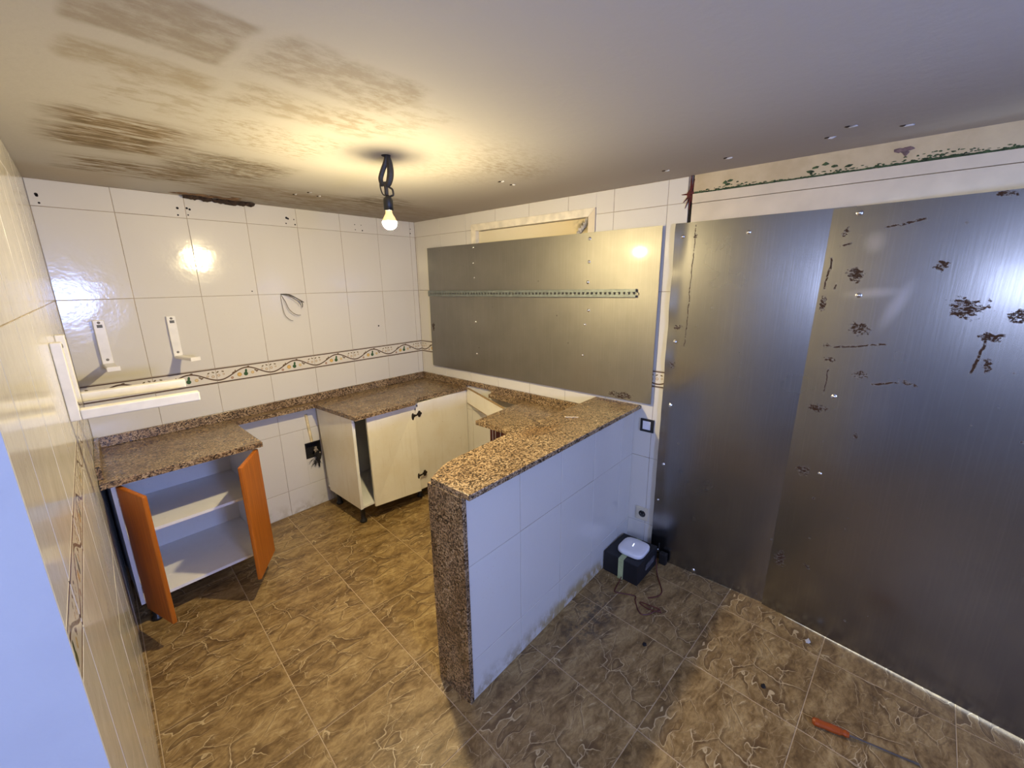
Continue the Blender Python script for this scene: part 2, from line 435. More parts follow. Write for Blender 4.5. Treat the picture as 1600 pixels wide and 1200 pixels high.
def mat_steel(name, rust, scratches=(), base=(.275, .272, .27), chalk=(), rough=.22):
    m = Mat(name, base, .27, 1.0)
    p = m.coord('World'); X, Y, Z = m.xyz(p)
    br = m.noise(m.mapping(p, (1, 90, 1.5)), 2, 4)
    cloud = m.noise(p, 2.6, 4, .6)
    c = m.mix(cloud.step(.3, .75), base, tuple(x*.86 for x in base))
    c = m.mix(br.step(.45, .75)*.10, c, (.5, .5, .5))
    n = m.noise(m.mapping(p, (1, 1, 1.5), rot=(.5, 0, 0)), 70, 5, .7); nl = m.noise(p, 22, 4, .6)
    tot = None
    for (y, z, ry, rz, ang, thr) in rust:
        e = ((m.ell(Y, Z, y, z, ry*1.25, rz*1.25, 1.0, ang)-1.0)*.42+n*.62+nl*.38+.10).step(thr+.03, thr+.06)
        tot = e if tot is None else tot.max(e)
    tot = tot*(m.noise(m.mapping(p, (1, 1, 1.6), rot=(-.6, 0, 0)), 75, 4, .7).step(.40, .50)*.85+.15)
    spk = m.voro(m.mapping(p, (1, 1, 1)), 15, 'F1', 'Distance'); spz = m.noise(p, 3.2, 2).step(.50, .62)
    sp = S(m.nt, spk).step(.10, .05)*spz*m.noise(p, 30, 2).step(.5, .6)
    tot = sp if tot is None else tot.max(sp)
    for (y0, z0, y1, z1, w) in scratches:
        dy, dz = y1-y0, z1-z0; L = math.hypot(dy, dz); ca, sa = dy/L, dz/L
        t = (Y-y0)*ca+(Z-z0)*sa; o = ((Z-z0)*ca-(Y-y0)*sa+(nl-.5)*.02).abs()
        e = o.step(w, w*.4)*t.step(0, .01)*t.step(L, L-.01)*n.step(.40, .46)
        tot = tot.max(e)
    for (y, z, ry, rz, ang) in chalk:
        c = m.mix(m.ell(Y, Z, y, z, ry, rz, .9, ang)*.35, c, (.62, .62, .64))
    tot = tot._m('MINIMUM', 1.0)
    c = m.mix(tot, c, m.mix(n, (.014, .009, .007), (.075, .040, .022)))
    m.col(c)
    m.link(1.0-tot, m.b.inputs['Metallic'])
    m.rough(cloud*.08+rough+tot*.4)
    m.link((1.0-tot)*.35, m.b.inputs['Coat Weight']); m.link((0.0-tot)*.4+.5, m.b.inputs['Specular IOR Level']); m.b.inputs['Coat Roughness'].default_value = .09
    m.b.inputs['Anisotropic'].default_value = .0
    m.bump(m.noise(m.mapping(p, (1, 60, 3)), 2, 3)*.5+m.noise(p, 5, 2)*1.0, .022, .02)
    return m.m
M_STEEL_A = mat_steel('steel_sheet_small', [(-.215, 1.34, .05, .075, 0, .46), (-2.02, 1.02, .16, .05, 0, .46)], base=(.295, .282, .25), rough=.46)
M_STEEL_B = mat_steel('steel_sheet_mid', [(-2.335, 1.46, .05, .04, 0, .50), (-2.32, 1.25, .04, .05, 0, .50), (-2.385, 1.93, .02, .03, 0, .45)], scratches=[(-2.384, 1.99, -2.378, 1.35, .003)])
M_STEEL_C = mat_steel('steel_sheet_large',
    [(-3.055, 1.725, .055, .06, .3, .44), (-2.962, 1.60, .022, .07, 0, .44), (-3.10, 1.50, .085, .06, 0, .49), (-3.39, 1.60, .12, .075, .15, .47), (-3.305, 1.75, .05, .045, .5, .48),
     (-3.00, 1.90, .03, .05, 0, .48), (-3.0, 1.42, .05, .03, 0, .5), (-3.13, 1.31, .06, .05, 0, .48), (-3.005, 1.13, .07, .03, 0, .42), (-3.16, 1.04, .04, .04, 0, .52), (-2.99, .82, .06, .08, 0, .48),
     (-2.96, .31, .05, .09, 0, .46), (-3.07, .33, .05, .05, 0, .52), (-3.475, 1.40, .03, .06, 0, .46), (-3.46, 1.50, .05, .03, .2, .40), (-3.42, 1.98, .06, .02, .2, .44), (-3.52, 1.58, .07, .06, 0, .50), (-3.02, 1.36, .05, .02, 0, .44), (-3.28, 1.30, .06, .02, .3, .46)],
    scratches=[(-3.12, 1.90, -3.24, 1.925, .006), (-2.985, 1.84, -3.03, 1.855, .006), (-2.968, 1.80, -2.958, 1.66, .005), (-3.02, 1.415, -3.20, 1.445, .005), (-3.44, 1.505, -3.50, 1.51, .007), (-3.46, 1.50, -3.44, 1.36, .006), (-3.17, 1.27, -3.26, 1.30, .006), (-3.02, 1.32, -3.02, 1.20, .003), (-3.0, 1.69, -2.99, 1.66, .004)],
    chalk=[(-3.20, 1.60, .035, .14, .35), (-3.12, 1.65, .12, .03, -.1), (-3.10, 1.85, .05, .06, 0)])
M_GALV = plain('galvanised_rail', (.22, .245, .225), .5, .6, .15, 30)
M_SCREW = plain('zinc_screw', (.75, .75, .76), .25, 1.0, .05)
def mat_melamine(name, c, dirt, amt):
    m = Mat(name, c, .35); p = m.coord('World')
    st = m.noise(m.mapping(p, (14, 14, 1.3)), 2.2, 5, .6); cl = m.noise(p, 4, 5, .6)
    col = m.mix(cl.step(.35, .75)*amt, c, dirt); col = m.mix(st.step(.54, .72)*amt*.45, col, tuple(x*.85 for x in dirt))
    sp = m.noise(p, 60, 3, .7).step(.68, .74)
    col = m.mix(sp*amt, col, (.32, .22, .11)); m.col(col); return m.m
M_CREAM = mat_melamine('dirty_white_melamine', (.84, .80, .70), (.74, .66, .49), .6)
M_WHITE = mat_melamine('white_melamine', (.86, .86, .84), (.74, .72, .66), .25)
M_EDGE = plain('white_edge', (.82, .82, .82), .4, 0, .05)
def mat_orange():
    m = Mat('orange_wood_door', (.42, .13, .02), .45, 0, .3); p = m.coord('World')
    g = m.noise(m.mapping(p, (22, 22, 1.2)), 3, 5, .55, .3)
    m.col(m.ramp(g, [(.3, (.33, .092, .008)), (.6, (.44, .128, .012)), (.8, (.50, .155, .018))])); return m.m
M_ORANGE = mat_orange()
M_MAROON = plain('maroon_panel', (.11, .018, .015), .35, 0, .3, 9)
M_BLACK = plain('black_plastic', (.012, .012, .013), .4, 0, .2)
M_BLACKMETAL = plain('black_iron', (.02, .013, .01), .5, .3, .3, 40)
M_SOOT = plain('soot', (.012, .010, .010), .95, 0, .6, 60)
M_DARKHOLE = plain('dark_debris', (.035, .02, .012), .95, 0, .6, 50)
M_WHITEPAINT = plain('white_enamel', (.80, .775, .70), .3, 0, .06, 20)
M_LABEL = plain('grey_label', (.10, .10, .09), .5, 0, .3, 200)
M_LABEL2 = plain('label_print', (.55, .55, .50), .5, 0, .2, 300)
M_ROUTER = plain('white_plastic', (.82, .82, .84), .3, 0, .03)
M_TAPE = plain('yellow_green_tape', (.42, .47, .24), .45, 0, .12, 40)
M_CARD = plain('black_cardboard', (.010, .011, .014), .55, 0, .25, 20)
M_CORD = plain('dark_red_cord', (.10, .022, .015), .45, 0, .2, 30)
M_WIREG = plain('grey_wire', (.16, .145, .12), .5, 0, .2)
M_WIRET = plain('tape_wrapped_wire', (.035, .03, .022), .55, 0, .4, 60)
M_BEIGE = plain('yellowed_plastic', (.60, .54, .40), .35, 0, .08)
M_MOSS = plain('green_mould', (.045, .075, .030), .95, 0, .6, 60)
M_RUST = plain('rust_red', (.10, .018, .014), .9, 0, .5, 70)
M_CHIP = plain('chipboard', (.34, .23, .11), .8, 0, .3, 90)
M_PALEWOOD = plain('pale_stick', (.72, .60, .40), .6, 0, .1, 40)
M_HANDLE = Mat('amber_handle', (.32, .062, .008), .25).m
M_SHAFT = plain('steel_shaft', (.22, .20, .18), .4, .9, .1)
M_SEAL = plain('brown_sealant', (.20, .145, .075), .8, 0, .3, 30)
M_OUTSIDE = plain('outside_paving', (.7, .7, .7), .9, 0, .1, 4)

# ------------------------------------------------------------ tiles
def subtract(rects, h):
    out = []
    for (a, b, c, d) in rects:
        e, f, g, k = h
        if e >= b or f <= a or g >= d or k <= c: out.append((a, b, c, d)); continue
        if a < e: out.append((a, e, c, d))
        if f < b: out.append((f, b, c, d))
        x0, x1 = max(a, e), min(b, f)
        if c < g: out.append((x0, x1, c, g))
        if k < d: out.append((x0, x1, k, d))
    return [r for r in out if r[1]-r[0] > .004 and r[3]-r[2] > .004]
def tile_bm(rects, t=.008, ch=.0016):
    bm = BM()
    for (a, b, c, d) in rects:
        lo = [bm.verts.new(q) for q in ((a, c, -t), (b, c, -t), (b, d, -t), (a, d, -t))]
        mi = [bm.verts.new(q) for q in ((a, c, -ch), (b, c, -ch), (b, d, -ch), (a, d, -ch))]
        hi = [bm.verts.new(q) for q in ((a+ch, c+ch, 0), (b-ch, c+ch, 0), (b-ch, d-ch, 0), (a+ch, d-ch, 0))]
        bm.faces.new(hi)
        for i in range(4):
            j = (i+1) % 4
            bm.faces.new((lo[i], lo[j], mi[j], mi[i])); bm.faces.new((mi[i], mi[j], hi[j], hi[i]))
    return bm
_tm = {}
def tile_mesh(rects, mat, name):
    key = (tuple(tuple(round(x, 4) for x in r) for r in rects), mat.name)
    if key not in _tm:
        me = bpy.data.meshes.new(name); bm = tile_bm(rects); bm.to_mesh(me); bm.free(); me.materials.append(mat); _tm[key] = me
    return _tm[key]
def lay(parent, O, U, V, N, us, vs, umin, umax, vmin, vmax, holes, mat, border=None, gap=.0019, name='tile', tilt=.0035):
    O, U, V, N = Vector(O), Vector(U).normalized(), Vector(V).normalized(), Vector(N).normalized()
    R = Matrix((U, V, N)).transposed().to_4x4()
    for i in range(len(us)-1):
        for j in range(len(vs)-1):
            a, b, c, d = us[i], us[i+1], vs[j], vs[j+1]
            cu, cv = (a+b)/2, (c+d)/2
            r = (max(a, umin)+gap/2, min(b, umax)-gap/2, max(c, vmin)+gap/2, min(d, vmax)-gap/2)
            if r[1]-r[0] < .006 or r[3]-r[2] < .006: continue
            rects = [r]
            for h in holes: rects = subtract(rects, h)
            if not rects: continue
            isb = border is not None and j == border
            mt = M_BORDER if isb else mat
            me = tile_mesh([(q[0]-cu, q[1]-cu, q[2]-cv, q[3]-cv) for q in rects], mt, 'border_tile' if isb else name)
            o = bpy.data.objects.new('border_tile' if isb else name, me); C.objects.link(o)
            tm = Euler((random.uniform(-tilt, tilt), random.uniform(-tilt, tilt), 0)).to_matrix().to_4x4()
            m = R @ tm; m.translation = O+U*cu+V*cv
            o.parent = parent; o.matrix_basis = parent.matrix_basis.inverted() @ m
def wallbox(bm, rects, O, U, V, N, n0, n1):
    O, U, V, N = Vector(O), Vector(U), Vector(V), Vector(N)
    for (a, b, c, d) in rects:
        hexa(bm, [O+U*u+V*v+N*n for n in (n0, n1) for (u, v) in ((a, c), (b, c), (b, d), (a, d))])
    return bm
w = .3145
ROWS = [-.2525, .1975, .6475, 1.0975, 1.1985, 1.6485, 2.0985, 2.5485]
ZC = 2.224
GR = -.0018

# back wall (y = 0), with the hole of the burnt junction box
us = [-.0507-k*w for k in range(8, -1, -1)]+[.0]
us = us[:-1]+[-.0507+w]
hole_b = (-1.148, -1.031, .405, .530)
bm = BM(); wallbox(bm, subtract([(-2.45, .25, 0, ZC)], hole_b), (0, 0, 0), (1, 0, 0), (0, 0, 1), (0, -1, 0), -.16, GR)
wall_back = struct('wall_back', bm, M_GROUT)
lay(wall_back, (0, 0, 0), (1, 0, 0), (0, 0, 1), (0, -1, 0), us, ROWS, -2.238, -.0, 0, ZC-.001, [hole_b], M_TILE, 3)
# right wall (x = 0)
WIN = (.763, 1.742, 1.15, 2.092); OPEN = (2.405, 3.98, 0, 1.985)
rects = subtract(subtract([(0, 5.3, 0, ZC)], WIN), OPEN)
bm = BM(); wallbox(bm, rects, (0, 0, 0), (0, -1, 0), (0, 0, 1), (-1, 0, 0), -.20, GR)
wall_right = struct('wall_right', bm, M_GROUT)
us = [.0191+k*w for k in range(-1, 9)]
lay(wall_right, (0, 0, 0), (0, -1, 0), (0, 0, 1), (-1, 0, 0), us, ROWS, 0, 2.331, 0, ZC-.001, [(.718, 1.79, 1.1, 2.137)], M_TILE, 3)
obj('plaster_band', bx(BM(), (-.004, -5.2, 2.142), (.05, -2.352, ZC)), M_PLASTER, wall_right)
obj('plaster_band', bx(BM(), (-.004, -5.2, 0), (.05, -4.0, 2.142)), M_PLASTER, wall_right)
# left wall: skewed by about four degrees, ends in a jamb
LN = Vector((1, -.068, 0)).normalized(); LU = Vector((.068, 1, 0)).normalized(); LO = Vector((-2.238, 0, 0))
ye = 2.2853
bm = BM()
prism(bm, [LO-LN*.0018, LO-LU*ye-LN*.0018, LO-LU*ye-LN*1.6, LO-LN*1.6+Vector((0, .15, 0))], 0, ZC)
wall_left = struct('wall_left', bm, M_GROUT)
us = [-2.115/.9977+k*w for k in range(-1, 8)]
lay(wall_left, LO, LU, (0, 0, 1), LN, us, ROWS, -ye+.002, 0, 0, ZC-.001, [], M_TILE, 3, tilt=.0022)
e0 = LO-LU*ye
bm = BM(); prism(bm, [e0+LN*.001, e0-LU*.010+LN*.001, e0-LU*.010-LN*1.6, e0-LN*1.6], 0, ZC-.001, 0)
obj('jamb_face', bm, M_JAMB, wall_left, 'smooth pale painted end face')
# remaining shell behind the camera
bm = BM(); wallbox(bm, subtract([(-5.3, -2.2, 0, ZC)], (-3.635, -2.665, 1.445, 1.815)), (-3.85, 0, 0), (0, 1, 0), (0, 0, 1), (1, 0, 0), -.15, 0); struct('wall_side', bm, M_JAMB)
bm = BM(); wallbox(bm, subtract([(-4.0, .2, 0, ZC)], (-2.245, -1.795, 1.405, 1.715)), (0, -5.1, 0), (1, 0, 0), (0, 0, 1), (0, -1, 0), 0, .2)
struct('wall_front', bm, M_JAMB)
# ceiling
bm = BM(); bx(bm, (-4.0, -5.3, ZC), (.25, .2, ZC+.15)); ceiling = struct('ceiling', bm, M_CEIL)
# floor with tiles set parallel to the left wall
bm = BM(); bx(bm, (-4.0, -5.3, -.12), (.2, .16, GR)); floor = struct('floor', bm, M_FGROUT)
bm = BM(); bx(bm, (.201, -5.3, -.12), (4.2, .16, -.004)); struct('floor_outside', bm, M_OUTSIDE)
G0 = Vector((-1.462, -1.766, 0)); E1 = Vector((.9977, -.068, 0)); E2 = Vector((.068, .9977, 0)); P = .4425
def lay_floor():
    for i in range(-5, 4):
        for j in range(-8, 5):
            q = [G0+E1*((i+a)*P)+E2*((j+b)*P) for a in (0, 1) for b in (0, 1)]
            if max(v.x for v in q) < -3.0 or max(v.x for v in q) < -2.40 and max(v.y for v in q) > -2.0: continue
            c = G0+E1*((i+.5)*P)+E2*((j+.5)*P)
            # polygon clipped to the room
            g = .0016
            poly = [G0+E1*((i+a)*P+sa*g)+E2*((j+b)*P+sb*g) for a, b, sa, sb in ((0, 0, 1, 1), (1, 0, -1, 1), (1, 1, -1, -1), (0, 1, 1, -1))]
            for axis, lim, sg in ((0, -.003, 1), (1, -.003, 1), (1, -4.95, -1)):
                out = []
                for k in range(len(poly)):
                    a, b = poly[k], poly[(k+1) % len(poly)]
                    ia, ib = sg*(a[axis]-lim) <= 0, sg*(b[axis]-lim) <= 0
                    if ia: out.append(a)
                    if ia != ib: out.append(a.lerp(b, (lim-a[axis])/(b[axis]-a[axis])))
                poly = out
                if not poly: break
            if len(poly) < 3: continue
            area = abs(sum(poly[k].x*poly[(k+1) % len(poly)].y-poly[(k+1) % len(poly)].x*poly[k].y for k in range(len(poly))))/2
            if area < .002: continue
            R = Matrix((E1, E2, Vector((0, 0, 1)))).transposed().to_4x4(); m = R.copy(); m.translation = c
            loc = [m.inverted() @ v for v in poly]
            full = abs(area-(P-2*g)**2) < 1e-4
            key = 'floorfull'
            if full and key in _tm: me = _tm[key]
            else:
                bm = BM(); ch = .0012
                cen = sum(loc, Vector())/len(loc)
                lo = [bm.verts.new((v.x, v.y, -.008)) for v in loc]; mi = [bm.verts.new((v.x, v.y, -ch)) for v in loc]
                hi = [bm.verts.new((v.x+(cen.x-v.x)*.006, v.y+(cen.y-v.y)*.006, 0)) for v in loc]
                bm.faces.new(hi); n = len(loc)
                for k in range(n):
                    l = (k+1) % n
                    bm.faces.new((lo[k], lo[l], mi[l], mi[k])); bm.faces.new((mi[k], mi[l], hi[l], hi[k]))
                bmesh.ops.recalc_face_normals(bm, faces=bm.faces)
                me = bpy.data.meshes.new('floor_tile'); bm.to_mesh(me); bm.free(); me.materials.append(M_FLOOR)
                if full: _tm[key] = me
            o = bpy.data.objects.new('floor_tile', me); C.objects.link(o); o.parent = floor; o.matrix_basis = m
lay_floor()

# window behind the small steel sheet
bm = BM(); f = (.718, 1.790, 1.10, 2.137)
rects = subtract([f], WIN)
window = struct('window_1', bx(BM(), (.085, -1.742, 1.15), (.10, -.763, 2.092)), M_FRAME)
def mitre(u0, v0, u1, v1, u2, v2, u3, v3, mat=M_FRAME):
    bm = BM(); hexa(bm, [Vector((x, -u, v)) for x in (.085, -.010) for (u, v) in ((u0, v0), (u1, v1), (u2, v2), (u3, v3))], .002)
    return obj('frame_bar', bm, mat, window)
t = .048
mitre(f[0], f[3], f[1], f[3], f[1]-t, f[3]-t, f[0]+t, f[3]-t)
mitre(f[0], f[2], f[0], f[3]-.001, f[0]+t, f[3]-t, f[0]+t, f[2]+t)
mitre(f[1], f[2], f[1], f[3]-.001, f[1]-t, f[3]-t, f[1]-t, f[2]+t, M_HEAD)
mitre(f[0], f[2], f[1], f[2], f[1]-t, f[2]+t, f[0]+t, f[2]+t)
obj('inner_panel', bx(BM(), (.022, -1.725, 1.17), (.040, -.769, 2.086), None, .002), M_CREAMPANEL, window)
bm = BM(); 
for k in range(5): blob(bm, (.012, -1.722+.014*k, 2.066-.016*k), (.012, .016, .020), 1, .45)
obj('broken_plaster', bm, plain('grey_rubble', (.40, .37, .32), .9, 0, .4, 50), window, 'broken grey plaster in the upper corner')
# lintel boards over the big steel sheets
trim = struct('trim_1', bx(BM(), (-.012, -3.999, 2.090), (.05, -2.352, 2.134)), M_HEAD)
obj('lintel_board', bx(BM(), (-.010, -3.999, 1.94), (.05, -2.352, 2.087)), M_HEAD, trim)
obj('dark_gap', bx(BM(), (.0, -2.3525, 1.90), (.03, -2.331, 2.224)), M_SOOT, trim)
obj('post', bx(BM(), (-.003, -2.410, 0.0), (.05, -2.354, 1.94)), M_HEAD, trim)
# mould along the crack and rust stain at its end
bm = BM()
y = -2.36
while y > -4.2:
    amp = 1.0 if y < -2.5 else .45
    k = max(.12, .5+.35*math.sin(y*7.3)+.25*math.sin(y*19)+random.uniform(-.15, .15))
    blob(bm, (-.0035, y, 2.139+random.uniform(-.0015, .002)), (.003, .012, .003+.0035*k*amp), 1, .35)
    for q in range(3):
        if random.random() < .75*k*amp+.1: blob(bm, (-.0035, y+random.uniform(-.012, .012), 2.143+random.random()**1.6*.026*k*amp), (.0025, random.uniform(.003, .009), random.uniform(.0015, .0035)), 1, .5)
    if random.random() < .15: blob(bm, (-.0035, y, 2.133-random.random()*.006), (.0025, .006, .002), 1, .5)
    y -= .011
for (yy, zz) in ((-2.50, 2.168), (-2.52, 2.172), (-2.51, 2.158), (-2.86, 2.172), (-2.89, 2.182), (-2.92, 2.168), (-2.84, 2.160), (-2.97, 2.160)):
    blob(bm, (-.005, yy, zz), (.003, .013, .006), 1, .5)
o = obj('green_mould', bm, M_MOSS, wall_right, 'dark green mould along the crack'); o['kind'] = 'stuff'
bm = BM()
for (yy, zz) in ((-3.12, 2.190), (-3.135, 2.186), (-3.15, 2.192), (-3.142, 2.176)): blob(bm, (-.005, yy, zz), (.002, .014, .008), 1, .5)
obj('brown_stain', bm, plain('purple_brown_stain', (.16, .105, .10), .9, 0, .4, 60), wall_right)
bm = BM(); c = Vector((-.004, -2.338, 2.137))
blob(bm, c, (.005, .020, .022), 2, .3)
for a, L in ((1.57, .10), (1.35, .07), (-1.57, .075), (-1.3, .06), (-1.9, .07), (3.1, .045), (-2.3, .05), (-.7, .05), (-.3, .04), (2.7, .02)):
    e = c+Vector((0, -math.cos(a)*L, math.sin(a)*L))
    cyl(bm, c, e, .006, .0015, 5)
o = obj('rust_stain', bm, M_RUST, wall_right, 'dark red rust stain spreading from the crack')
obj('bare_patch', bx(BM(), (-.0015, -2.345, 2.150), (.01, -2.322, 2.222)), plain('grey_violet_mortar', (.19, .17, .18), .9, 0, .3, 40), wall_right)

# ceiling damage over the back wall, ceiling chips
bm = BM()
for k in range(26):
    x = random.uniform(-1.62, -1.27); t_ = 1-abs((x+1.42)/.22)
    blob(bm, (x, -.012-.03*random.random(), ZC-.006-.018*max(.1, t_)*random.random()), (.03, .02, .014), 1, .4)
o = obj('broken_plaster', bm, M_DARKHOLE, ceiling, 'dark brown crumbled hole at the wall edge'); o['kind'] = 'stuff'
bm = BM()
for k in range(16):
    x = random.uniform(-1.66, -1.36); blob(bm, (x, -.05-.09*random.random(), ZC-.003), (.04, .012, .004), 1, .4)
o = obj('peeling_paint', bm, plain('brown_flakes', (.17, .10, .05), .9, 0, .4, 40), ceiling); o['kind'] = 'stuff'
for (x, y) in ((-.244, -2.924), (-.216, -3.135), (-.221, -2.566), (-.196, -2.286), (-.34, -2.99), (-1.19, -.495), (-1.155, -.607), (-1.07, -.539), (-.585, -1.568), (-.488, -1.564)):
    bm = BM(); blob(bm, (x, y, ZC-.002), (.006, .014, .004), 1, .35)
    obj('plaster_chip', bm, M_JAMB, ceiling)
    bm = BM(); blob(bm, (x-.006, y+.016, ZC-.001), (.006, .010, .003), 1, .3); obj('chip_hole', bm, M_DARKHOLE, ceiling)

# drill holes in the back-wall tiles (dark plugs)
bm = BM()
for (x, z, r) in ((-2.208, 2.152, .010), (-2.207, 2.146, .009), (-2.205, 2.113, .007), (-1.66, 2.151, .010), (-1.663, 2.113, .007), (-1.615, 2.155, .009), (-1.602, 2.150, .009), (-1.614, 2.118, .006), (-1.06, 2.156, .012), (-1.05, 2.152, .010), (-1.067, 2.12, .007), (-1.012, 2.15, .006), (-1.008, 2.117, .008), (-.56, 2.156, .006), (-.506, 2.156, .005), (-.558, 2.119, .006), (-.499, 2.117, .008), (-.044, 2.164, .006), (-.047, 2.128, .007), (-.43, 1.367, .010), (-1.341, 1.673, .006)):
    cyl(bm, (x, .004, z), (x, -.0012, z), r*.8, r*.65, 9)
obj('drill_holes', bm, M_SOOT, wall_back)
# plastered cable chase over the junction box
bm = BM(); tube(bm, [(-1.112, -.001, .76), (-1.108, -.002, .70), (-1.102, -.002, .62), (-1.094, -.001, .535)], .011, 6)
obj('cable_chase', bm, plain('cream_filler', (.70, .58, .34), .8, 0, .2, 40), wall_back, 'cream filled cable chase')
# junction box
jb = thing('junction_box', 'burnt black junction box in the tiled wall beside the white cabinet', 'electrical box', (-1.09, 0, .467))
bm = BM()
bx(bm, (-1.1475, .05, .4055), (-1.0315, .058, .5295)); bx(bm, (-1.1475, -.003, .4055), (-1.142, .05, .5295)); bx(bm, (-1.037, -.003, .4055), (-1.0315, .05, .5295))
bx(bm, (-1.142, -.003, .4055), (-1.037, .05, .411)); bx(bm, (-1.142, -.003, .524), (-1.037, .05, .5295))
obj('box_shell', bm, M_SOOT, jb)
bm = BM()
for k in range(26):
    t_ = k/25; blob(bm, (-1.066+random.uniform(-.026, .022)*(1.1-t_), -.012-.010*random.random(), .44-.115*t_+random.uniform(-.01, .01)), (.015*(1.15-t_), .008, .015), 1, .5)
for k in range(26):
    a = random.uniform(-2.9, -.9); s0 = Vector((-1.075+random.uniform(-.035, .02), -.008, .41-.06*random.random()))
    cyl(bm, s0, s0+Vector((.04*math.cos(a), random.uniform(-.008, .002), .045*math.sin(a))), .0016, .0006, 4)
obj('soot_fluff', bm, M_SOOT, jb)
bm = BM()
for k in range(9): blob(bm, (-1.07+.018*random.uniform(-1, 1)+.002*k, .005, .475-.006*k+random.uniform(-.008, .008)), (.010, .008, .008), 1, .45)
obj('wire_ends', bm, plain('ash', (.32, .27, .22), .9, 0, .4, 80), jb, 'pale charred wire ends')

# loose wires out of the back wall
lw = thing('loose_wires', 'loose dark wires hanging from a joint in the back wall tiles', 'wires', (-1.166, 0, 1.648))
for pts, r, mt in (([(-1.168, .002, 1.648), (-1.12, -.02, 1.645), (-1.07, -.03, 1.615), (-1.03, -.03, 1.588)], .0032, M_WIRET),
                   ([(-1.168, .002, 1.648), (-1.11, -.03, 1.635), (-1.06, -.04, 1.605), (-1.045, -.04, 1.58), (-1.046, -.035, 1.553)], .0026, M_WIRET),
                   ([(-1.166, .002, 1.646), (-1.15, -.02, 1.60), (-1.135, -.03, 1.545), (-1.10, -.035, 1.508), (-1.062, -.03, 1.500)], .0022, M_WIREG),
                   ([(-1.168, .002, 1.646), (-1.172, -.015, 1.58), (-1.165, -.02, 1.51), (-1.14, -.022, 1.475), (-1.115, -.02, 1.463)], .0017, M_WIREG),
                   ([(-1.167, .002, 1.648), (-1.13, -.03, 1.64), (-1.08, -.045, 1.60), (-1.058, -.04, 1.57)], .0018, M_WIREG)):
    obj('wire', tube(BM(), pts, r), mt, lw)

# ------------------------------------------------------------ peninsula half wall
XE, YP, TW = -1.4168, -2.1091, .195
bm = BM(); bx(bm, (XE, YP+.0018, 0), (-.0005, YP+TW-.0018, .952)); wp = struct('wall_peninsula', bm, M_GROUT)
us = [-1.4168-.0+.0]+[-1.1037+k*w for k in range(0, 5)]
us = [XE-(w-(-1.1037-XE)), -1.1037, -1.1037+w, -1.1037+2*w, -1.1037+3*w, -1.1037+4*w]
lay(wp, (0, YP, 0), (1, 0, 0), (0, 0, 1), (0, -1, 0), us, ROWS[:4], XE, -.001, 0, .952, [], M_TILE_P)
lay(wp, (0, YP+TW, 0), (-1, 0, 0), (0, 0, 1), (0, 1, 0), [-u for u in us[::-1]], ROWS[:4], .001, -XE, 0, .80, [], M_TILE_P)
ep = tag(obj('granite_end_panel', bx(BM(), (XE-.021, YP-.004, 0), (XE-.0005, YP+TW+.002, .9525), None, .002), M_GRANITE), 'brown granite slab standing on end against the peninsula wall', 'stone slab')
poly = [(-1.433, -2.148), (-.0005, -2.148), (-.0005, -1.835), (-.842, -1.837), (-1.215, -1.858), (-1.292, -1.864), (-1.345, -1.885), (-1.433, -1.930)]
bar = tag(obj('bar_counter', prism(BM(), poly, .953, .975, .004), M_GRANITE_BAR), 'speckled brown granite bar top along the tiled peninsula', 'countertop')
bm = BM(); cyl(bm, (-.491, -1.928, .9795), (-.447, -1.983, .9785), .0032, .0024, 6); blob(bm, (-.492, -1.927, .980), (.006, .006, .004), 1, .2)
tag(obj('wooden_stick', bm, M_PALEWOOD), 'small pale stick lying on the granite bar top', 'stick')

# ------------------------------------------------------------ worktops
wt = thing('granite_worktop', 'brown granite worktop with a cooker gap along the back wall', 'countertop', (-1.2, -.3, .82))
poly = [(-2.236, -.003), (-2.278, -.618), (-1.607, -.620), (-1.600, -.085), (-1.076, -.095), (-1.045, -.622), (-.560, -.624), (-.530, -.600), (-.470, -.556), (-.003, -.606), (-.003, -.003)]
obj('slab', prism(BM(), poly, .819, .848, .003), M_GRANITE, wt)
obj('backsplash', bx(BM(), (-2.225, -.022, .8485), (-.003, -.003, .906), None, .002), M_GRANITE, wt)
bm = BM(); bx(bm, (-.022, -.606, .8485), (-.003, -.0225, .906), None, .002); bx(bm, (-.022, -1.82, .866), (-.003, -.606, .906), None, .002); obj('backsplash', bm, M_GRANITE, wt)
bm = BM(); hexa(bm, [Vector(q) for q in ((-2.238, -.023, .8485), (-2.276, -.56, .8485), (-2.255, -.56, .8485), (-2.217, -.023, .8485), (-2.238, -.023, .912), (-2.276, -.56, .912), (-2.255, -.56, .912), (-2.217, -.023, .912))], .002)
obj('side_splash', bm, M_GRANITE, wt)
rt = thing('granite_worktop', 'short brown granite worktop on the maroon unit beside the bar', 'countertop', (-.3, -1.6, .82))
poly = [(-.003, -.90), (-.070, -.915), (-.082, -1.262), (-.582, -1.298), (-.590, -1.905), (-.003, -1.905)]
obj('slab', prism(BM(), poly, .819, .848, .003), M_GRANITE_BAR, rt)
bm = BM(); prism(bm, [(-.0225, -.905), (-.030, -.905), (-.034, -1.82), (-.0225, -1.82)], .8485, .880)
obj('broken_strip', bm, M_GRANITE_BAR, rt)
